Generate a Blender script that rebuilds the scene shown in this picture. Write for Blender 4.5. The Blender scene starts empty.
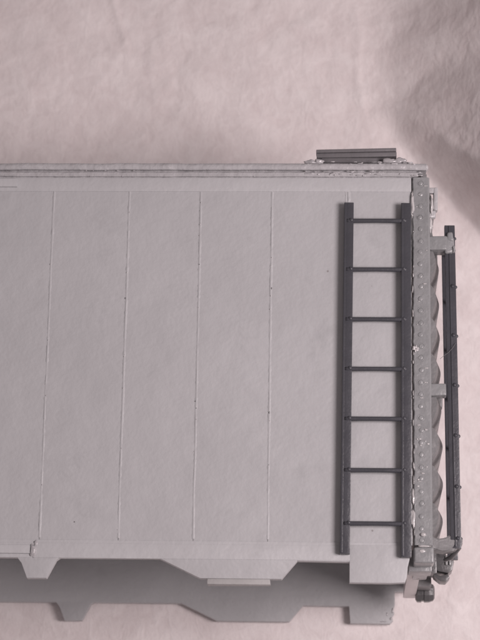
import bpy, bmesh, math, random
from mathutils import Vector, Matrix, noise

# ------------------------------------------------------------------ camera, light, exposure
S = 0.01                      # one model unit
sc = bpy.context.scene
col = sc.collection
R_ = random.Random(7)

cam_d = bpy.data.cameras.new('camera')
cam = bpy.data.objects.new('camera', cam_d); col.objects.link(cam); sc.camera = cam
rot = Matrix.Rotation(0.27783759, 4, 'X') @ Matrix.Rotation(0.04976278, 4, 'Y') @ Matrix.Rotation(0.0042957, 4, 'Z')
cam.matrix_world = Matrix.Translation(rot @ Vector((0, 0, 2147.347 * S))) @ rot
cam_d.sensor_fit = 'VERTICAL'; cam_d.sensor_height = 24.0; cam_d.sensor_width = 18.0
cam_d.lens = 2147.347 / 640 * 24.0
cam_d.clip_start = 0.1; cam_d.clip_end = 500
cam_d.dof.use_dof = True; cam_d.dof.focus_distance = 2147 * S; cam_d.dof.aperture_fstop = 0.52

w = bpy.data.worlds.new('World'); sc.world = w; w.use_nodes = True
bg = w.node_tree.nodes['Background']
bg.inputs['Color'].default_value = (1.0, 0.86, 0.875, 1); bg.inputs['Strength'].default_value = 0.24

def area(name, pos, target, sx, sy, power, colr):
    d = bpy.data.lights.new(name, 'AREA'); d.shape = 'RECTANGLE'; d.size = sx * S; d.size_y = sy * S
    d.energy = power; d.color = colr
    o = bpy.data.objects.new(name, d); col.objects.link(o); o.location = Vector(pos) * S
    o.rotation_euler = (Vector(target) - Vector(pos)).to_track_quat('-Z', 'Y').to_euler()
    return o
area('window_light', (1120, -320, 1400), (60, 0, -150), 620, 620, 2750, (1.0, 0.885, 0.895))

sc.view_settings.view_transform = 'Standard'
sc.view_settings.look = 'None'
sc.view_settings.exposure = 0.04
sc.view_settings.gamma = 1.0
sc.view_settings.use_curve_mapping = False

# ------------------------------------------------------------------ materials
def mat(name, base, rough=0.5, var=0.04, vscale=3.0, bump=0.15, bscale=60.0, sss=0.0, spec=0.5, coat=0.0,
        specks=False, bump2=0.0, b2scale=6.0, rvar=0.0, tint=None):
    m = bpy.data.materials.new(name); m.use_nodes = True
    nt = m.node_tree; N = nt.nodes; L = nt.links
    b = N['Principled BSDF']
    tc = N.new('ShaderNodeTexCoord')
    geo = N.new('ShaderNodeNewGeometry')
    n1 = N.new('ShaderNodeTexNoise'); n1.inputs['Scale'].default_value = vscale; n1.inputs['Detail'].default_value = 6
    L.new(geo.outputs['Position'], n1.inputs['Vector'])
    rmp = N.new('ShaderNodeMapRange'); rmp.inputs[1].default_value = 0.25; rmp.inputs[2].default_value = 0.75
    L.new(n1.outputs['Fac'], rmp.inputs[0])
    mix = N.new('ShaderNodeMix'); mix.data_type = 'RGBA'
    t2 = tint or base
    mix.inputs[6].default_value = (*[c * (1 - var) for c in base], 1)
    mix.inputs[7].default_value = (*[min(1, c * (1 + var)) for c in t2], 1)
    L.new(rmp.outputs[0], mix.inputs[0])
    out = mix.outputs[2]
    if specks:
        # handling smudges: a few faint darker, slightly glossier patches
        ns = N.new('ShaderNodeTexNoise'); ns.inputs['Scale'].default_value = 1.7; ns.inputs['Detail'].default_value = 8; ns.inputs['Roughness'].default_value = 0.68
        L.new(geo.outputs['Position'], ns.inputs['Vector'])
        rs_ = N.new('ShaderNodeMapRange'); rs_.inputs[1].default_value = 0.57; rs_.inputs[2].default_value = 0.74; rs_.inputs[4].default_value = 0.55
        L.new(ns.outputs['Fac'], rs_.inputs[0])
        ms = N.new('ShaderNodeMix'); ms.data_type = 'RGBA'; ms.inputs[7].default_value = (*[c * 0.80 for c in base], 1)
        L.new(rs_.outputs[0], ms.inputs[0]); L.new(out, ms.inputs[6]); out = ms.outputs[2]
        # pinholes and dust: isolated tiny dark dots
        v = N.new('ShaderNodeTexVoronoi'); v.inputs['Scale'].default_value = 2.2
        L.new(geo.outputs['Position'], v.inputs['Vector'])
        lt = N.new('ShaderNodeMapRange'); lt.inputs[1].default_value = 0.018; lt.inputs[2].default_value = 0.034
        lt.inputs[3].default_value = 1; lt.inputs[4].default_value = 0
        L.new(v.outputs['Distance'], lt.inputs[0])
        sep = N.new('ShaderNodeSeparateColor'); L.new(v.outputs['Color'], sep.inputs[0])
        gt = N.new('ShaderNodeMath'); gt.operation = 'GREATER_THAN'; gt.inputs[1].default_value = 0.55
        L.new(sep.outputs[0], gt.inputs[0])
        mu = N.new('ShaderNodeMath'); mu.operation = 'MULTIPLY'; L.new(lt.outputs[0], mu.inputs[0]); L.new(gt.outputs[0], mu.inputs[1])
        mu2 = N.new('ShaderNodeMath'); mu2.operation = 'MULTIPLY'; mu2.inputs[1].default_value = 0.55; L.new(mu.outputs[0], mu2.inputs[0])
        mx = N.new('ShaderNodeMix'); mx.data_type = 'RGBA'; mx.inputs[7].default_value = (0.12, 0.09, 0.08, 1)
        L.new(mu2.outputs[0], mx.inputs[0]); L.new(out, mx.inputs[6]); out = mx.outputs[2]
    L.new(out, b.inputs['Base Color'])
    b.inputs['Roughness'].default_value = rough
    b.inputs['Specular IOR Level'].default_value = spec
    b.inputs['Coat Weight'].default_value = coat
    b.inputs['Coat Roughness'].default_value = 0.15
    if sss:
        b.inputs['Subsurface Weight'].default_value = sss
        b.inputs['Subsurface Radius'].default_value = (0.05, 0.045, 0.045)
        b.inputs['Subsurface Scale'].default_value = 1.0
    if rvar:
        rr = N.new('ShaderNodeMapRange'); rr.inputs[1].default_value = 0.35; rr.inputs[2].default_value = 0.65
        rr.inputs[3].default_value = max(0.05, rough - rvar); rr.inputs[4].default_value = rough + rvar
        n3 = N.new('ShaderNodeTexNoise'); n3.inputs['Scale'].default_value = 9; n3.inputs['Detail'].default_value = 4
        L.new(geo.outputs['Position'], n3.inputs['Vector']); L.new(n3.outputs['Fac'], rr.inputs[0]); L.new(rr.outputs[0], b.inputs['Roughness'])
    n2 = N.new('ShaderNodeTexNoise'); n2.inputs['Scale'].default_value = bscale; n2.inputs['Detail'].default_value = 5
    L.new(geo.outputs['Position'], n2.inputs['Vector'])
    bp = N.new('ShaderNodeBump'); bp.inputs['Strength'].default_value = bump; bp.inputs['Distance'].default_value = 0.01
    L.new(n2.outputs['Fac'], bp.inputs['Height'])
    nrm = bp.outputs['Normal']
    if bump2:
        n4 = N.new('ShaderNodeTexNoise'); n4.inputs['Scale'].default_value = b2scale; n4.inputs['Detail'].default_value = 3
        L.new(geo.outputs['Position'], n4.inputs['Vector'])
        b2 = N.new('ShaderNodeBump'); b2.inputs['Strength'].default_value = bump2; b2.inputs['Distance'].default_value = 0.06
        L.new(n4.outputs['Fac'], b2.inputs['Height']); L.new(nrm, b2.inputs['Normal']); nrm = b2.outputs['Normal']
    L.new(nrm, b.inputs['Normal'])
    return m

M = {}
M['body'] = mat('pale_grey_resin', (0.478, 0.481, 0.490), 0.46, 0.055, 0.9, 0.30, 28, sss=0.0, spec=0.35, specks=True, bump2=0.30, b2scale=3.2, rvar=0.06)
M['trim'] = mat('grey_resin_trim', (0.46, 0.455, 0.465), 0.28, 0.08, 3.0, 0.45, 18, spec=0.5, coat=0.25, bump2=0.5, b2scale=7, rvar=0.12)
M['corner'] = mat('grey_corner_plastic', (0.275, 0.28, 0.285), 0.36, 0.08, 3.0, 0.35, 22, spec=0.5, coat=0.3, bump2=0.3, b2scale=9, rvar=0.1)
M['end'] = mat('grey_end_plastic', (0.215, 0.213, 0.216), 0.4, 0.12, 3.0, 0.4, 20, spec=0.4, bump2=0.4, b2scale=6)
M['dark'] = mat('charcoal_plastic', (0.066, 0.067, 0.077), 0.34, 0.08, 5.0, 0.25, 40, spec=0.45, rvar=0.08)
M['gear'] = mat('dark_gear_plastic', (0.095, 0.093, 0.096), 0.33, 0.12, 6.0, 0.4, 25, spec=0.5, coat=0.2)
M['platform'] = mat('dark_platform_plastic', (0.17, 0.163, 0.170), 0.42, 0.12, 4.0, 0.4, 25, spec=0.4)
M['pale'] = mat('pale_lit_through_resin', (0.66, 0.62, 0.62), 0.4, 0.08, 3.0, 0.4, 18, spec=0.4)  # opaque; light passing through the plastic is put into the paler colour
M['clip'] = mat('yellowed_resin', (0.42, 0.415, 0.41), 0.5, 0.1, 3.0, 0.4, 18, spec=0.3)
M['flash'] = mat('glossy_resin_flash', (0.45, 0.44, 0.45), 0.14, 0.1, 5.0, 0.7, 14, spec=0.6, coat=0.6)
M['glue'] = mat('dried_glue', (0.56, 0.545, 0.545), 0.12, 0.1, 6.0, 0.5, 20, spec=0.6, coat=0.7)

# ------------------------------------------------------------------ object helpers
origin = {}
def tag(o, **k):
    for a, v in k.items(): o[a] = v
def thing(name, loc, **k):
    o = bpy.data.objects.new(name, None); col.objects.link(o); o.location = Vector(loc) * S
    o.empty_display_size = 0.2; origin[o] = Vector(loc); tag(o, **k); return o
def link(name, me, parent=None, loc=(0, 0, 0), **k):
    """mesh coordinates + loc are both in scene units from the world origin"""
    o = bpy.data.objects.new(name, me); col.objects.link(o)
    origin[o] = Vector(loc)
    if parent is not None:
        o.parent = parent; o.location = (Vector(loc) - origin[parent]) * S
    else: o.location = Vector(loc) * S
    tag(o, **k); return o
def finish(bm, name, m, smooth=False, ang=None):
    bmesh.ops.scale(bm, vec=(S, S, S), verts=bm.verts)
    bmesh.ops.recalc_face_normals(bm, faces=bm.faces)
    me = bpy.data.meshes.new(name); bm.to_mesh(me); bm.free()
    me.materials.append(m)
    if smooth:
        for p in me.polygons: p.use_smooth = True
        if ang: me.set_sharp_from_angle(angle=ang)
    return me
def box(bm, x0, x1, y0, y1, z0, z1, bev=0.0, jit=0.0, seg=2):
    t = bmesh.new()
    vs = [t.verts.new((x, y, z)) for x in (x0, x1) for y in (y0, y1) for z in (z0, z1)]
    for f in ((0, 1, 3, 2), (4, 6, 7, 5), (0, 4, 5, 1), (2, 3, 7, 6), (0, 2, 6, 4), (1, 5, 7, 3)):
        t.faces.new([vs[i] for i in f])
    if jit:
        for v in t.verts: v.co += Vector((R_.uniform(-jit, jit) for _ in range(3)))
    if bev: bmesh.ops.bevel(t, geom=list(t.edges), offset=bev, segments=seg, affect='EDGES', profile=0.6)
    me = bpy.data.meshes.new('t'); t.to_mesh(me); t.free(); bm.from_mesh(me); bpy.data.meshes.remove(me)
def boxm(name, m, *a, **k):
    bm = bmesh.new(); box(bm, *a, **k); return finish(bm, name, m, True, math.radians(50))
def extrude_xy(name, m, pts, z0, z1, bev=0.6):
    bm = bmesh.new()
    f = bm.faces.new([bm.verts.new((x, y, z1)) for x, y in pts])
    r = bmesh.ops.extrude_face_region(bm, geom=[f])
    for v in r['geom']:
        if isinstance(v, bmesh.types.BMVert): v.co.z = z0
    bm.faces.ensure_lookup_table()
    bmesh.ops.recalc_face_normals(bm, faces=bm.faces)
    if bev:
        es = [e for e in bm.edges if abs(e.verts[0].co.z - e.verts[1].co.z) < 1e-6]
        bmesh.ops.bevel(bm, geom=es, offset=bev, segments=2, affect='EDGES', profile=0.6)
    return finish(bm, name, m, True, math.radians(40))
def tube(bm, pts, r, n=10, closed=False, cap=True):
    pts = [Vector(p) for p in pts]; rings = []
    for i, p in enumerate(pts):
        a = pts[i - 1] if i else (pts[-1] if closed else p); b = pts[(i + 1) % len(pts)] if (i < len(pts) - 1 or closed) else p
        d = (b - a).normalized(); u = d.orthogonal().normalized() if i == 0 else (u - d * u.dot(d)).normalized()
        v = d.cross(u)
        rr = r[i] if isinstance(r, (list, tuple)) else r
        rings.append([bm.verts.new(p + (u * math.cos(2 * math.pi * k / n) + v * math.sin(2 * math.pi * k / n)) * rr) for k in range(n)])
    m_ = len(rings)
    for i in range(m_ if closed else m_ - 1):
        A, B = rings[i], rings[(i + 1) % m_]
        for k in range(n): bm.faces.new((A[k], A[(k + 1) % n], B[(k + 1) % n], B[k]))
    if cap and not closed:
        bm.faces.new(rings[0]); bm.faces.new(rings[-1][::-1])
def prism_path(name, m, sec, x0, x1, cuts=1, wob=0.0, seed=0, bev=0.0):
    """section in (y,z) swept along x, with slight waviness"""
    bm = bmesh.new(); rings = []
    for i in range(cuts + 1):
        x = x0 + (x1 - x0) * i / cuts
        dy = wob * noise.noise(Vector((x * 0.03, seed, 0))); dz = wob * noise.noise(Vector((x * 0.03, seed, 9)))
        rings.append([bm.verts.new((x, y + dy, z + dz)) for y, z in sec])
    n = len(sec)
    for A, B in zip(rings, rings[1:]):
        for k in range(n): bm.faces.new((A[k], A[(k + 1) % n], B[(k + 1) % n], B[k]))
    bm.faces.new(rings[0]); bm.faces.new(rings[-1][::-1])
    return finish(bm, name, m, True, math.radians(35))
def blob(bm, c, r, sub=2, seed=0, amp=0.35):
    t = bmesh.new(); bmesh.ops.create_icosphere(t, subdivisions=sub, radius=1)
    for v in t.verts:
        k = 1 + amp * noise.noise(v.co * 1.7 + Vector((seed * 3.1, seed, 0)))
        v.co = Vector((v.co.x * r[0] * k + c[0], v.co.y * r[1] * k + c[1], v.co.z * r[2] * k + c[2]))
    me = bpy.data.meshes.new('t'); t.to_mesh(me); t.free(); bm.from_mesh(me); bpy.data.meshes.remove(me)

# ------------------------------------------------------------------ the surface: crumpled white paper towel
def sm(a, b, x):
    t = max(0.0, min(1.0, (x - a) / (b - a))); return t * t * (3 - 2 * t)
crs = [(R_.uniform(0, math.pi), R_.uniform(-500, 500), R_.uniform(0.4, 1.0), R_.uniform(0, 99)) for _ in range(26)]
def paper_h(x, y):
    h = 0.0
    # away from the model the sheet is livelier
    free = sm(170, 260, y) + sm(195, 235, x) + sm(-270, -330, y); free = min(1.0, free)
    a = 0.25 + 0.75 * free
    h += a * 5.0 * noise.noise(Vector((x * 0.006, y * 0.006, 1.3)))
    h += a * 1.6 * noise.noise(Vector((x * 0.02, y * 0.02, 4.3)))
    # facetted crumple
    d = noise.voronoi(Vector((x * 0.017 + 0.6 * noise.noise(Vector((x * .01, y * .01, 2))), y * 0.017, 0.5)))[0]
    h += a * 2.2 * (d[1] - d[0])
    d = noise.voronoi(Vector((x * 0.05, y * 0.05, 7.5)))[0]
    h += (0.3 + 0.7 * free) * 0.4 * (d[1] - d[0])
    for th, off, k, s in crs:      # long soft creases
        u = x * math.cos(th) + y * math.sin(th) - off + 14 * noise.noise(Vector((x * .012, y * .012, s)))
        t = -x * math.sin(th) + y * math.cos(th)
        mask = max(0, noise.noise(Vector((t * 0.006, s, 0))))
        h += a * k * mask * 3.2 * math.exp(-(u / 5.0) ** 2)
    # sheet folds up right behind a diagonal crease, slope shaped to shade the corner
    edge = y - (259 - (x - 203) * 1.1) + 5 * noise.noise(Vector((x * .03, y * .03, 5)))
    shade_fold = sm(-4, 46, edge)
    rise = (lambda t: 15 * math.log1p(math.exp(max(-30, min(30, t / 15)))) if t < 200 else t)(x - 158 - 6 * noise.noise(Vector((y * .02, 3, 3))))
    h += shade_fold * (min(rise, 120) * 0.92 + 0.0012 * min(rise, 120) ** 2)
    far = sm(262, 330, x) * sm(60, 240, y)  # unseen ridge beyond the right edge, added to cast shade on the corner
    h += far * 20
    return h
def paper():
    X0, X1, Y0, Y1 = -1700, 700, -900, 1000
    def axis(a, b, f0, f1, fine, coarse):
        r = []; v = a
        while v < b:
            r.append(v); v += fine if f0 <= v < f1 else coarse
        r.append(b); return r
    xs = axis(X0, X1, -330, 345, 2.6, 14); ys = axis(Y0, Y1, -340, 545, 2.6, 14)
    vs = []; base = -307.0
    for y in ys:
        for x in xs:
            h = paper_h(x, y)
            z = base + h
            if -1420 < x < 190 and -262 < y < 172: z = min(z, -303.6)   # pressed flat under the model
            vs.append((x * S, y * S, z * S))
    n = len(xs); fs = [(j * n + i, j * n + i + 1, (j + 1) * n + i + 1, (j + 1) * n + i) for j in range(len(ys) - 1) for i in range(n - 1)]
    me = bpy.data.meshes.new('paper_sheet'); me.from_pydata(vs, [], fs); me.polygons.foreach_set('use_smooth', [True] * len(fs))
    m = bpy.data.materials.new('paper_towel'); m.use_nodes = True; nt = m.node_tree; N = nt.nodes; L = nt.links
    b = N['Principled BSDF']; b.inputs['Roughness'].default_value = 0.85; b.inputs['Specular IOR Level'].default_value = 0.15
    g = N.new('ShaderNodeNewGeometry')
    def nz(scale, det, dist=0.0, sc3=None):
        t = N.new('ShaderNodeTexNoise'); t.inputs['Scale'].default_value = scale; t.inputs['Detail'].default_value = det
        t.inputs['Distortion'].default_value = dist
        if sc3:
            mp = N.new('ShaderNodeMapping'); mp.inputs['Scale'].default_value = sc3[0]; mp.inputs['Rotation'].default_value = sc3[1]
            L.new(g.outputs['Position'], mp.inputs[0]); L.new(mp.outputs[0], t.inputs['Vector'])
        else: L.new(g.outputs['Position'], t.inputs['Vector'])
        return t.outputs['Fac']
    f1 = nz(2.6, 7, 0.9); f2 = nz(9, 4, 1.6, ((1, 0.55, 1), (0, 0, 0.8))); f3 = nz(24, 4, 0.8)
    vo = N.new('ShaderNodeTexVoronoi'); vo.feature = 'SMOOTH_F1'; vo.inputs['Scale'].default_value = 4.5
    wp = N.new('ShaderNodeTexNoise'); wp.inputs['Scale'].default_value = 3.5; wp.inputs['Detail'].default_value = 3
    L.new(g.outputs['Position'], wp.inputs['Vector'])
    wa = N.new('ShaderNodeVectorMath'); wa.operation = 'MULTIPLY_ADD'; wa.inputs[1].default_value = (0.5, 0.5, 0.5)
    L.new(wp.outputs['Color'], wa.inputs[0]); L.new(g.outputs['Position'], wa.inputs[2]); L.new(wa.outputs[0], vo.inputs['Vector'])
    def add(a_, b_, kb):
        q = N.new('ShaderNodeMath'); q.operation = 'MULTIPLY_ADD'; q.inputs[1].default_value = kb
        L.new(b_, q.inputs[0]); L.new(a_, q.inputs[2]); return q.outputs[0]
    cl = add(add(f1, f2, 0.6), f3, 0.3)
    mr = N.new('ShaderNodeMapRange'); mr.inputs[1].default_value = 0.75; mr.inputs[2].default_value = 1.15; L.new(cl, mr.inputs[0])
    mx = N.new('ShaderNodeMix'); mx.data_type = 'RGBA'
    mx.inputs[6].default_value = (0.79, 0.722, 0.715, 1); mx.inputs[7].default_value = (0.875, 0.82, 0.812, 1)
    L.new(mr.outputs[0], mx.inputs[0]); L.new(mx.outputs[2], b.inputs['Base Color'])
    hh = add(add(f2, f3, 0.35), vo.outputs['Distance'], 1.6)
    bp = N.new('ShaderNodeBump'); bp.inputs['Strength'].default_value = 0.24; bp.inputs['Distance'].default_value = 0.03
    L.new(hh, bp.inputs['Height'])
    bp2 = N.new('ShaderNodeBump'); bp2.inputs['Strength'].default_value = 0.3; bp2.inputs['Distance'].default_value = 0.06
    L.new(f1, bp2.inputs['Height']); L.new(bp.outputs[0], bp2.inputs['Normal']); L.new(bp2.outputs[0], b.inputs['Normal'])
    me.materials.append(m)
    link('paper_sheet', me, kind='structure')
paper()

# ------------------------------------------------------------------ the model freight car, lying on its side
ZF = -292.0        # inner face of the far side
XL = -1400.0
car = thing('model_boxcar', (-600, -40, -303.5), category='model railway car',
            label='unpainted pale grey plastic model boxcar shell lying on its side on the crumpled paper')

# sides: outline of the lower edge, right to left, then its mirror image about the middle of the car
low = [(167.5, -242.8), (110, -242.8), (59.8, -242.2), (44.8, -260.2), (-34, -260.2), (-73.8, -241.2), (-171, -241.2),
       (-174.6, -243.6), (-183.6, -261.4), (-202.6, -261.6), (-208.6, -247.0), (-213, -241.4)]
mid = -605.0
low_full = low + [(2 * mid - x, y) for x, y in reversed(low)]
# ---- near side
near = link('side_wall', extrude_xy('side_wall', M['body'], [(171.5, 151), (XL, 151), (XL, -224), (171.5, -224)], -9, -0.8, 0.3), car)
def sill_piece(name, z0, z1, jit=0.0, rx=167.5):
    p = [(rx, -223.6)] + [(min(x, rx), y) for x, y in low_full] + [(2 * mid - rx, -223.6)]
    if jit: p = [(x + R_.uniform(-jit, jit), y + R_.uniform(-jit, jit)) for x, y in p]
    return extrude_xy(name, M['body'], p, z0, z1, 0.9)
sill = link('side_sill', sill_piece('side_sill', -8, 0.95), car)
# reinforcing strip: the thin line that crosses the hanging tabs
link('corner_step', extrude_xy('corner_step', M['body'], [(110.2, -226), (168.4, -226), (168.2, -240), (166.4, -247), (165.6, -257), (163.6, -262.4), (150, -263.2), (110.2, -263.0)], -7.5, 1.5, 1.2), car)
link('sill_strip', boxm('sill_strip', M['body'], XL + 80, 110.6, -241.6, -227.0, 0.2, 1.45, bev=0.5), sill)
link('bottom_clip', boxm('bottom_clip', M['clip'], -27.4, 33.8, -265.6, -258.6, -12, -0.4, bev=1.6, jit=0.5), sill)
link('side_header', boxm('side_header', M['body'], XL, 171.4, 135.6, 150.4, -2, 0.85, bev=0.7), car)
# side panels, each one with a raised welded seam beside it
edges = [171.3, 105.3, 30.6, -41.9, -115.0, -192.4] + [-192.4 - 75.0 * k for k in range(1, 17)]
def panel_mesh(x0, x1, seed):
    # a thin sheet, very slightly bowed and wavy
    bm = bmesh.new(); nx, ny = 14, 60; y0, y1 = -226.0, 138.5; g = []
    for j in range(ny + 1):
        row = []
        for i in range(nx + 1):
            x = x0 + (x1 - x0) * i / nx; y = y0 + (y1 - y0) * j / ny
            z = 0.10 + 0.35 * noise.noise(Vector((x * .012, y * .009, seed))) + 0.12 * noise.noise(Vector((x * .05, y * .05, seed)))
            if i in (0, nx) or j in (0, ny): z -= 0.12
            row.append(bm.verts.new((x, y, z)))
        g.append(row)
    for j in range(ny):
        for i in range(nx): bm.faces.new((g[j][i], g[j][i + 1], g[j + 1][i + 1], g[j + 1][i]))
    r = bmesh.ops.extrude_edge_only(bm, edges=[e for e in bm.edges if e.is_boundary])
    for v in r['geom']:
        if isinstance(v, bmesh.types.BMVert): v.co.z = -1.6
    return finish(bm, 'side_panel', M['body'], True, math.radians(40))
for i in range(len(edges) - 1):
    link('side_panel', panel_mesh(edges[i + 1] + 0.4, edges[i] - 0.4, i), car)
def seam_mesh(x, seed, m):
    bm = bmesh.new(); y0, y1 = -221.5, 138.0; n = 190; prev = None
    for j in range(n + 1):
        y = y0 + (y1 - y0) * j / n
        a = noise.noise(Vector((y * .06, seed, 1))); c = noise.noise(Vector((y * .35, seed, 2)))
        hgt = 0.42 + 0.35 * a + 0.55 * max(0, c); wd = 1.4 + 0.5 * c
        if noise.noise(Vector((y * .11, seed, 5))) > 0.22: hgt = 0.22   # worn away here
        xx = x + 0.5 * noise.noise(Vector((y * .02, seed, 3)))
        row = [bm.verts.new((xx + dx * wd, y, z)) for dx, z in ((-1.3, -.3), (-.55, hgt * .7), (0, hgt), (.55, hgt * .7), (1.3, -.3))]
        if prev:
            for k in range(4): bm.faces.new((prev[k], prev[k + 1], row[k + 1], row[k]))
        prev = row
    return finish(bm, 'panel_seam', m, True)
for i in range(1, len(edges) - 1):
    link('panel_seam', seam_mesh(edges[i], i * 1.7, M['body']), car)
# tiny burrs and pits left along the seams
bm = bmesh.new()
for x in edges[1:6]:
    for _ in range(8):
        y = R_.uniform(-220, 134); s = R_.uniform(0.3, 0.6)
        blob(bm, (x + R_.uniform(-.8, .8), y, 0.6), (s, s * R_.uniform(.8, 1.8), s * .8), 1, R_.random() * 9)
link('moulding_burrs', finish(bm, 'moulding_burrs', M['glue'], True), car, kind='stuff')
bm = bmesh.new()
for x, y in ((31.2, 33), (30.6, -95), (-42.0, 58), (-42.6, -84), (-41.6, -91), (-115.6, 22), (-158, -206), (108, -197)):
    blob(bm, (x, y, 0.75), (0.5, R_.uniform(0.5, 1.4), 0.3), 1, x)
link('grime_specks', finish(bm, 'grime_specks', M['end'], True), car, kind='stuff')
# door tracks and the door (the tracks just reach into the picture on the left)
link('door_track', boxm('door_track', M['body'], 2 * mid + 230, -230.2, 139.6, 148.2, 0, 4.6, bev=0.7), car)
link('door_track', boxm('door_track', M['body'], 2 * mid + 200, -200.5, -238.0, -229.6, 0, 4.4, bev=0.9), car)
dr = link('sliding_door', boxm('sliding_door', M['body'], -760, -450, -228.5, 138.5, 1.4, 4.2, bev=0.8), car)
for k in range(3): link('door_panel', boxm('door_panel', M['body'], -748, -462, -216 + k * 118, -112 + k * 118, 3.8, 6.2, bev=1.2), dr)
link('door_latch', boxm('door_latch', M['body'], -472, -455, -60, -52, 3.9, 9, bev=0.8), dr)

# ---- roof eave: fascia, dark groove, rim
link('roof_fascia', prism_path('roof_fascia', M['trim'], [(151.6, -7), (151.6, 1.6), (152.6, 2.4), (155.4, 2.4), (156.6, 1.4), (156.6, -7)], XL, 178, 300, 0.5, 2), car)
link('roof_rim', prism_path('roof_rim', M['trim'], [(158.2, -9), (158.2, 3.6), (159.2, 4.6), (161.5, 5.2), (163.8, 4.6), (165.2, 3.0), (165.6, -9)], XL, 186.5, 320, 0.5, 7), car)
bm = bmesh.new(); blob(bm, (186.0, 161.8, -2), (3.0, 3.9, 7.0), 2, 3, 0.1)
link('roof_corner', finish(bm, 'roof_corner', M['trim'], True), car)
link('eave_backing', boxm('eave_backing', M['trim'], XL, 177, 150.6, 159, -9, -0.9), car)
# roof sheet: low gable seen only from beyond the eave
ws = -302.0
sec = [(157.4, -5), (165.4, -6), (170.5, -60), (175, (ws) / 2), (170.5, ws + 60), (165.4, ws + 6), (157.4, ws + 5), (157.4, ws + 12), (167, ws / 2), (157.4, -12)]
link('roof_sheet', prism_path('roof_sheet', M['body'], sec, XL, 183, 2), car)
link('far_eave', boxm('far_eave', M['trim'], XL, 186, 151, 165.4, ws - 2, ws + 6, bev=1), car)
wk = link('roof_walk', boxm('roof_walk', M['platform'], XL + 10, 176, 176.2, 177.8, ws / 2 - 24, ws / 2 + 24, bev=0.3), car)
for k in range(3): link('walk_board', boxm('walk_board', M['platform'], XL + 8, 178, 177.8, 180.6, ws / 2 - 24 + k * 17, ws / 2 - 10 + k * 17, bev=0.5), wk)
# lateral platform that sticks up over the eave
pl = link('roof_platform', boxm('roof_platform', M['platform'], 80.5, 150.5, 170.4, 175.6, -112, -9, bev=0.4), car)
for k in range(5):
    y0 = 175.0; bm = bmesh.new(); box(bm, 75.0, 156.8, y0, y0 + 4.6, -24.0 - k * 19.5, -6.5 - k * 19.5, bev=0.6)
    for v in bm.verts: v.co.y += (v.co.x - 75) * 0.020
    link('walk_board', finish(bm, 'walk_board', M['platform'], True, 0.7), pl)
bm = bmesh.new(); box(bm, 74.6, 156.4, 179.8, 183.4, -18, -5.0, bev=0.9)
for v in bm.verts: v.co.y += (v.co.x - 75) * 0.024
link('board_edge', finish(bm, 'board_edge', M['platform'], True, 0.7), pl)
# translucent glue and mounting pads round the platform
bm = bmesh.new()
for c, r in (((69, 168.4, -3), (6, 2.6, 3)), ((77, 169.2, -4), (5, 3.2, 3)), ((150, 169.5, -3), (7, 3.2, 3)), ((160, 170, -3), (6, 3.0, 3)), ((166, 166.4, -1), (4, 1.6, 3))):
    blob(bm, c, r, 3, c[0], 0.6)
for k in range(46):
    x = R_.uniform(64, 184); y = R_.choice((152.2, 154, 156.2, 161, 164, 165.8)) + R_.uniform(-.8, .8)
    blob(bm, (x, y, 2.6 if y < 157 else 4.2), (R_.uniform(.8, 4.5), R_.uniform(.35, .8), .7), 2, x, 0.9)
for k in range(10):
    x = R_.uniform(-240, 60)
    blob(bm, (x, R_.choice((151.8, 157.8)), 1.5), (R_.uniform(.6, 1.6), .5, .8), 1, x, 0.6)
link('glue_beads', finish(bm, 'glue_beads', M['flash'], True), car, kind='stuff')
bm = bmesh.new(); blob(bm, (-197.5, -235, 1.5), (3.2, 6.5, 2.4), 3, 12, .5); blob(bm, (-195, -228, 1), (2.2, 3.5, 1.6), 2, 14, .5)
link('track_end', finish(bm, 'track_end', M['flash'], True), car, kind='stuff')
# body coloured smear of glue beside the ladder top
bm = bmesh.new()
blob(bm, (108, 131, -0.2), (2.2, 8.5, 0.9), 3, 2.2, 0.5)
link('glue_smear', finish(bm, 'glue_smear', M['body'], True), car)

# ---- far side
fp = [(x, y) for x, y in ((172, 151), (XL, 151), (XL, -224), (165, -224))]
lowf = [(160.5, -241.2), (158.6, -246), (160.2, -250), (157.2, -254.5), (158.6, -258), (155, -261.6), (112, -261.2), (110.5, -242.6)] + low[2:]
lowf += [(2 * mid - x, y) for x, y in reversed(low)]
link('far_side_wall', extrude_xy('far_side_wall', M['body'], [(172, 151), (172, -226), (160.5, -226)] + lowf + [(XL, -226), (XL, 151)], ws, ZF, 0.5), car)
bm = bmesh.new()
for c, r in (((158, -247, ZF), (1.2, 3.0, .6)), ((156.5, -256, ZF), (1.6, 1.4, .7)), ((148, -259.4, ZF), (4, .7, .5)), ((152, -251, ZF), (.7, 2.0, .5))):
    blob(bm, c, r, 2, c[1], 0.5)
link('broken_edge', finish(bm, 'broken_edge', M['flash'], True), car, kind='stuff')

# ---- end wall with its pressed ribs
endw = link('end_wall', boxm('end_wall', M['end'], 181.5, 187.5, -226, 158, ws + 1, -9, bev=0.5), car)
def corrugation(yc, h, w0):
    bm = bmesh.new(); nz_, ny_ = 26, 16; g = []
    for k in range(nz_ + 1):
        z = -12 + (ws + 24) * k / nz_; t = k / nz_
        tp = min(1.0, (0.62 + min(t, 1 - t) * 3.5)); row = []
        for j in range(ny_ + 1):
            u = j / ny_                                  # 0 = upper edge, 1 = lower edge
            pr = math.sin(math.pi * (u ** 0.72)) ** 0.7
            row.append(bm.verts.new((187.5 + (h + 2.0) * pr * tp, yc + w0 * (0.5 - u), z)))
        g.append(row)
    for k in range(nz_):
        for j in range(ny_): bm.faces.new((g[k][j], g[k][j + 1], g[k + 1][j + 1], g[k + 1][j]))
    bm.faces.new(g[0]); bm.faces.new(g[-1][::-1])
    return finish(bm, 'end_corrugation', M['end'], True, math.radians(60))
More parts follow.
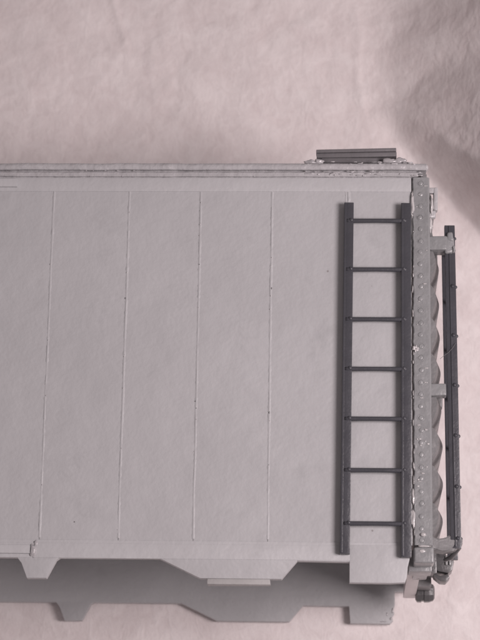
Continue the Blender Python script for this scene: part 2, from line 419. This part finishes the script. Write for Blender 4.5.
for py, h in ((279, 11), (316, 11), (349, 11.5), (385, 12), (422, 12.5), (458, 13.5), (495, 13.5), (531, 13)):
    y = 44.5 - (py - 290) * 1.034 + 6
    link('end_corrugation', corrugation(y, h, 37.5), endw)
for j, y in enumerate((88, 125)): link('end_corrugation', corrugation(y, 7, 30), endw)

# corner strip with rivets
bm = bmesh.new(); n = 150; rows = []
for j in range(n + 1):
    y = -226 + (376.5) * j / n
    jl = 0.9 * noise.noise(Vector((y * .12, 0, 0))) + 0.6 * noise.noise(Vector((y * .5, 3, 0)))
    x0 = 172.6 + jl; x1 = 190.0 + 0.9 * (-(y) / 225) * 0.6 + 0.3 * noise.noise(Vector((y * .08, 8, 0)))
    z = 2.4 + 0.3 * noise.noise(Vector((y * .05, 1, 1)))
    rows.append([bm.verts.new(v) for v in ((x0, y, -2), (x0, y, z - .9), (x0 + .9, y, z), (x1 - 1.6, y, z), (x1, y, z - 1.6), (x1, y, -9))])
for A, B in zip(rows, rows[1:]):
    for k in range(5): bm.faces.new((A[k], A[k + 1], B[k + 1], B[k]))
bm.faces.new(rows[0]); bm.faces.new(rows[-1][::-1])
strip = link('corner_strip', finish(bm, 'corner_strip', M['corner'], True, math.radians(30)), car)
bm = bmesh.new()
bmesh.ops.create_uvsphere(bm, u_segments=14, v_segments=8, radius=2.5)
for v in bm.verts: v.co.z *= 0.25
rv = finish(bm, 'rivet', M['corner'], True)
bm = bmesh.new(); tube(bm, [(3.1 * math.cos(a * math.pi / 9), 3.1 * math.sin(a * math.pi / 9), 0) for a in range(18)], 0.42, 6, True)
ringm = finish(bm, 'rivet_ring', M['corner'], True)
yy = 144.0; i = 0
while yy > -222:
    r = link('rivet', rv, strip, (180.3 - 0.5 * i / 30 + R_.uniform(-.5, .5), yy + R_.uniform(-.7, .7), 2.5))
    if i % 3 != 1: link('rivet_ring', ringm, r, (origin[r].x, origin[r].y, 2.25))
    yy -= 12.2; i += 1
# glue glints along the strip
bm = bmesh.new()
for k in range(34):
    y = R_.uniform(-215, 148); blob(bm, (172.6 + R_.uniform(-.6, .8), y, 1.6), (R_.uniform(.35, .7), R_.uniform(1, 4.5), R_.uniform(.5, .9)), 2, y, 0.7)
for k in range(26):
    y = R_.uniform(-190, 148); x = R_.uniform(176, 187); blob(bm, (x, y, 2.6), (R_.uniform(.5, 2.2), R_.uniform(.35, .9), .45), 2, y + 5, 0.7)
for a in range(6):      # small star shaped blot
    th = a * 1.05 + .3; blob(bm, (175 + 1.9 * math.cos(th), -29.5 + 1.9 * math.sin(th), 3.0), (0.5 + 1.5 * abs(math.cos(th)), .5 + 1.5 * abs(math.sin(th)), .6), 2, a, 0.3)
blob(bm, (172.5, 122, 1.8), (1.6, 13, 1.2), 3, 3, 0.7); blob(bm, (171.8, -200, 1.2), (2.6, 9, 1.6), 3, 8, .6); blob(bm, (171.8, -178, 1.2), (1.6, 7, 1.6), 3, 9, .6)
blob(bm, (181.5, -216, 3.0), (3.0, 2.2, 1.6), 2, 8, .6)
link('glue_glints', finish(bm, 'glue_glints', M['glue'], True), strip, kind='stuff')
# small hand hold at the top of the end
bm = bmesh.new()
box(bm, 194.2, 198.6, 120, 144.5, -20, -11, bev=1.6, jit=.5, seg=3); box(bm, 186, 197.8, 139.0, 145, -19, -12, bev=1.5, jit=.5, seg=3); box(bm, 186, 196.5, 112.5, 120.5, -19, -12, bev=2.2, jit=.8, seg=3)
link('hand_hold', finish(bm, 'hand_hold', M['trim'], True), endw)
bm = bmesh.new(); blob(bm, (192, 126, -12), (2.2, 8.5, 4), 3, 4, .5); blob(bm, (190.6, 103, -9), (2.4, 7, 4), 3, 6, .5)
link('glue_fillet', finish(bm, 'glue_fillet', M['glue'], True), endw, kind='stuff')

# ---- ladders: built once as stiles and rungs
def stile(name, parent, x0, x1, yb, yt, z0, z1, lean=0.0, m='dark', flange=True):
    bm = bmesh.new(); box(bm, x0, x1, yb, yt, z0, z1, bev=0.7)
    if flange:      # the raised flange of the angle section
        box(bm, x0 + .3, x0 + 2.6, yb + 1, yt - 1, z1 - .6, z1 + 1.1, bev=0.4)
    for v in bm.verts: v.co.x += lean * (v.co.y - yb) / (yt - yb)
    return link(name, finish(bm, name, M[m], True, math.radians(40)), parent)
lad = thing('side_ladder', (138, -58, 0)); lad.parent = car; lad.location = (Vector((138, -58, 0)) - origin[car]) * S
stile('stile', lad, 101.0, 110.6, -236.4, 121.2, 2.8, 9.6, lean=2.6)
stile('stile', lad, 159.8, 169.8, -239.0, 120.8, 2.8, 9.6, lean=1.0)
bm = bmesh.new(); tube(bm, [(104.5, 0, 0), (108, 0, 0), (135, 0.15, 0.1), (163, 0, 0), (165.5, 0, 0)], [2.2, 2.4, 2.2, 2.4, 2.2], 14)
rung_me = finish(bm, 'rung', M['dark'], True)
bm = bmesh.new(); bmesh.ops.create_uvsphere(bm, u_segments=14, v_segments=8, radius=1.9)
for v in bm.verts: v.co.z *= 0.6
bolt_me = finish(bm, 'bolt_head', M['dark'], True)
for i, y in enumerate((101.9, 50.6, -1.2, -52.1, -102.6, -154.0, -206.6)):
    rg = link('rung', rung_me, lad, (1.8 * (y + 236) / 340 * 0.6, y, 8.2))
    link('bolt_head', bolt_me, rg, (109.2 + 1.6 * (y + 236) / 340, y + .6, 10.2)); link('bolt_head', bolt_me, rg, (163.2, y + .6, 10.2))

el = thing('end_ladder', (210, -55, -45)); el.parent = car; el.location = (Vector((210, -55, -45)) - origin[car]) * S
def end_stile(z0, z1):
    bm = bmesh.new(); box(bm, 208.4, 218.8, -226.5, 104.0, z0, z1, bev=0.6)
    box(bm, 212.4, 214.2, -225, 103, z1 - .5, z1 + 0.9, bev=0.3)
    for v in bm.verts: v.co.x -= 3.4 * (v.co.y + 220) / 328
    link('stile', finish(bm, 'stile', M['dark'], True, math.radians(40)), el)
end_stile(-18, -11); end_stile(-82, -75)
for i in range(7):
    y = 90.5 - 51.2 * i; x = 215.4 - 3.4 * (y + 220) / 328
    bm = bmesh.new(); tube(bm, [(0, 0, -9.5), (0, 0, -46), (0, 0, -84)], 2.0, 10)
    rg = link('rung', finish(bm, 'rung', M['dark'], True), el, (x, y, 0))
    link('bolt_head', bolt_me, rg, (x + 3.0, y, -14.0))
# brackets that hold the end ladder off the end
def bracket(pieces, m='corner'):
    bm = bmesh.new()
    for p in pieces: box(bm, *p, bev=1.5, jit=0.5, seg=3)
    return bm
bm = bracket([(187, 207, 76.5, 91, -26, -6)]); 
box(bm, 204, 215.5, 73.5, 92.5, -22, -8.2, bev=2.6, jit=1.2, seg=3); box(bm, 207, 213.5, 86, 95.5, -20, -7.4, bev=2.2, jit=1.0, seg=3); blob(bm, (214, 78, -10), (1.8, 4.5, 3), 2, 3, .4)
link('ladder_bracket', finish(bm, 'ladder_bracket', M['corner'], True, 0.9), el)
link('ladder_bracket', finish(bracket([(188, 205.4, -75.4, -62.6, -18, -4.5)]), 'ladder_bracket', M['corner'], True, 0.7), el)
link('ladder_bracket', finish(bracket([(187, 203.5, -76, -60, -66, -50)]), 'ladder_bracket', M['end'], True, 0.7), el)
link('ladder_bracket', finish(bracket([(187, 199.5, 68, 90, -70, -46)]), 'ladder_bracket', M['end'], True, 0.7), el)
bm = bmesh.new()
f = bm.faces.new([bm.verts.new((x, y, -11.5 if x > 190 else -6)) for x, y in ((186, -214), (196, -217), (203, -216), (209, -212.5), (219.6, -216.5), (220, -223), (212, -228.5), (200, -229.5), (186, -227))])
r = bmesh.ops.extrude_face_region(bm, geom=[f])
for v in r['geom']:
    if isinstance(v, bmesh.types.BMVert): v.co.z = -30
bmesh.ops.recalc_face_normals(bm, faces=bm.faces); bmesh.ops.bevel(bm, geom=list(bm.edges), offset=1.2, segments=2, affect='EDGES')
link('ladder_bracket', finish(bm, 'ladder_bracket', M['end'], True, 0.8), el)
bm = bmesh.new()
tube(bm, [(217.6, -218.5, -14), (217, -224, -22), (210, -231.5, -34), (204, -233, -42)], [2.6, 2.4, 2.6, 2.0], 8)
link('stirrup_foot', finish(bm, 'stirrup_foot', M['gear'], True, 0.8), el)

# ---- corner bracket, end sill, coupler and brake fitting under the end
bm = bmesh.new(); box(bm, 172.2, 191.8, -243.4, -227.6, -22, 3.0, bev=2.6, jit=.5, seg=4)
link('corner_bracket', finish(bm, 'corner_bracket', M['corner'], True, 0.8), car)
bm = bmesh.new(); blob(bm, (180.5, -232, 3.0), (3.0, 1.6, .9), 2, 2, .5); blob(bm, (183, -226.8, 1.4), (7, .9, 1.2), 2, 5, .7)
link('glue_fleck', finish(bm, 'glue_fleck', M['glue'], True), car)
link('end_sill', boxm('end_sill', M['corner'], 168, 190.5, -247.4, -226.5, -52, -23, bev=1.4), car)
link('end_sill_plate', boxm('end_sill_plate', M['pale'], 168.4, 181.0, -241.6, -226.6, -238, -53, bev=1.0, jit=.4), car)
link('sill_brace', boxm('sill_brace', M['corner'], 174, 188.6, -243.0, -226.8, -104, -53, bev=1.5, jit=.4), car)
link('sill_bracket', boxm('sill_bracket', M['end'], 181.2, 196, -238, -216, -205, -176, bev=1.5, jit=.4), car)
cp = thing('coupler', (200, -222, -150)); cp.parent = car; cp.location = (Vector((200, -222, -150)) - origin[car]) * S
link('draft_box', boxm('draft_box', M['gear'], 187.5, 200, -231, -203, -166, -134, bev=1.6, jit=.4), cp)
bm = bmesh.new(); tube(bm, [(198, -212, -145), (205, -211, -142), (206, -202, -138)], [6, 5.6, 5.2], 10)
link('shank', finish(bm, 'shank', M['gear'], True, 0.8), cp)
def extr(pts, z0, z1, bev, name, m):
    return extrude_xy(name, M[m], pts, z0, z1, bev)
hd = link('coupler_head', extr([(x - 1.0, y + 3.5) for x, y in [(193.5, -212), (205, -212.5), (208, -214.2), (217.5, -216.0), (219, -222), (217.2, -230), (213, -233.6), (203, -232), (193.4, -226.5), (190.6, -219)]], -166, -138, 1.8, 'coupler_head', 'gear'), cp)
link('knuckle', extr([(x - 1.0, y + 3.5) for x, y in [(197, -232.6), (205, -236), (212.6, -233.6), (214.6, -237.4), (210.6, -242), (204.5, -241.4), (198.5, -236.6)]], -164, -141, 1.4, 'knuckle', 'gear'), cp)
for k in range(2): link('knuckle_pin', boxm('knuckle_pin', M['corner'], 209 + k * 3.6, 211.2 + k * 3.6, -222, -212.5 - k, -139, -135.6, bev=.7), hd)
bm = bmesh.new(); blob(bm, (192.5, -210.5, -136.6), (1.6, 2.2, 1.2), 2, 5, .5); blob(bm, (194.5, -215, -136.4), (1.4, 1, 1), 2, 6, .5)
link('glue_fleck', finish(bm, 'glue_fleck', M['glue'], True), cp)
# octagonal fitting on a short stem, further back
bf = thing('brake_fitting', (190, -236, -215)); bf.parent = car; bf.location = (Vector((190, -236, -215)) - origin[car]) * S
bm = bmesh.new(); tube(bm, [(187.5, -222, -222), (188.5, -233, -220)], [4.2, 4.8], 10)
link('stem', finish(bm, 'stem', M['end'], True, .8), bf)
bm = bmesh.new(); o8 = [Vector((0, 0, 0))] * 0
def oct_ring(x, r): return [bm.verts.new((x, -238.5 + r * math.cos(math.pi / 8 + a * math.pi / 4), -217 + r * math.sin(math.pi / 8 + a * math.pi / 4))) for a in range(8)]
rs = [oct_ring(180.6, 8), oct_ring(182.4, 10.6), oct_ring(186.5, 10.8), oct_ring(187.4, 9.6), oct_ring(189.2, 9.6), oct_ring(190, 10.8), oct_ring(195, 10.6), oct_ring(199.4, 9), oct_ring(200.8, 6.6)]
for A, B in zip(rs, rs[1:]):
    for k in range(8): bm.faces.new((A[k], A[(k + 1) % 8], B[(k + 1) % 8], B[k]))
bm.faces.new(rs[0]); bm.faces.new(rs[-1][::-1])
link('drum', finish(bm, 'drum', M['gear']), bf)
# ---- lint: a pale fibre caught across the end ladder
bm = bmesh.new(); tube(bm, [(199.6, -36, -12), (203, -33.4, -10.6), (208, -30, -9.4), (212, -25.4, -9.2), (215.2, -20.4, -9.6)], 0.2, 6)
link('lint_fibre', finish(bm, 'lint_fibre', M['end'], True), None, label='thin curved lint fibre caught across the dark ladder on the end of the shell', category='fibre')
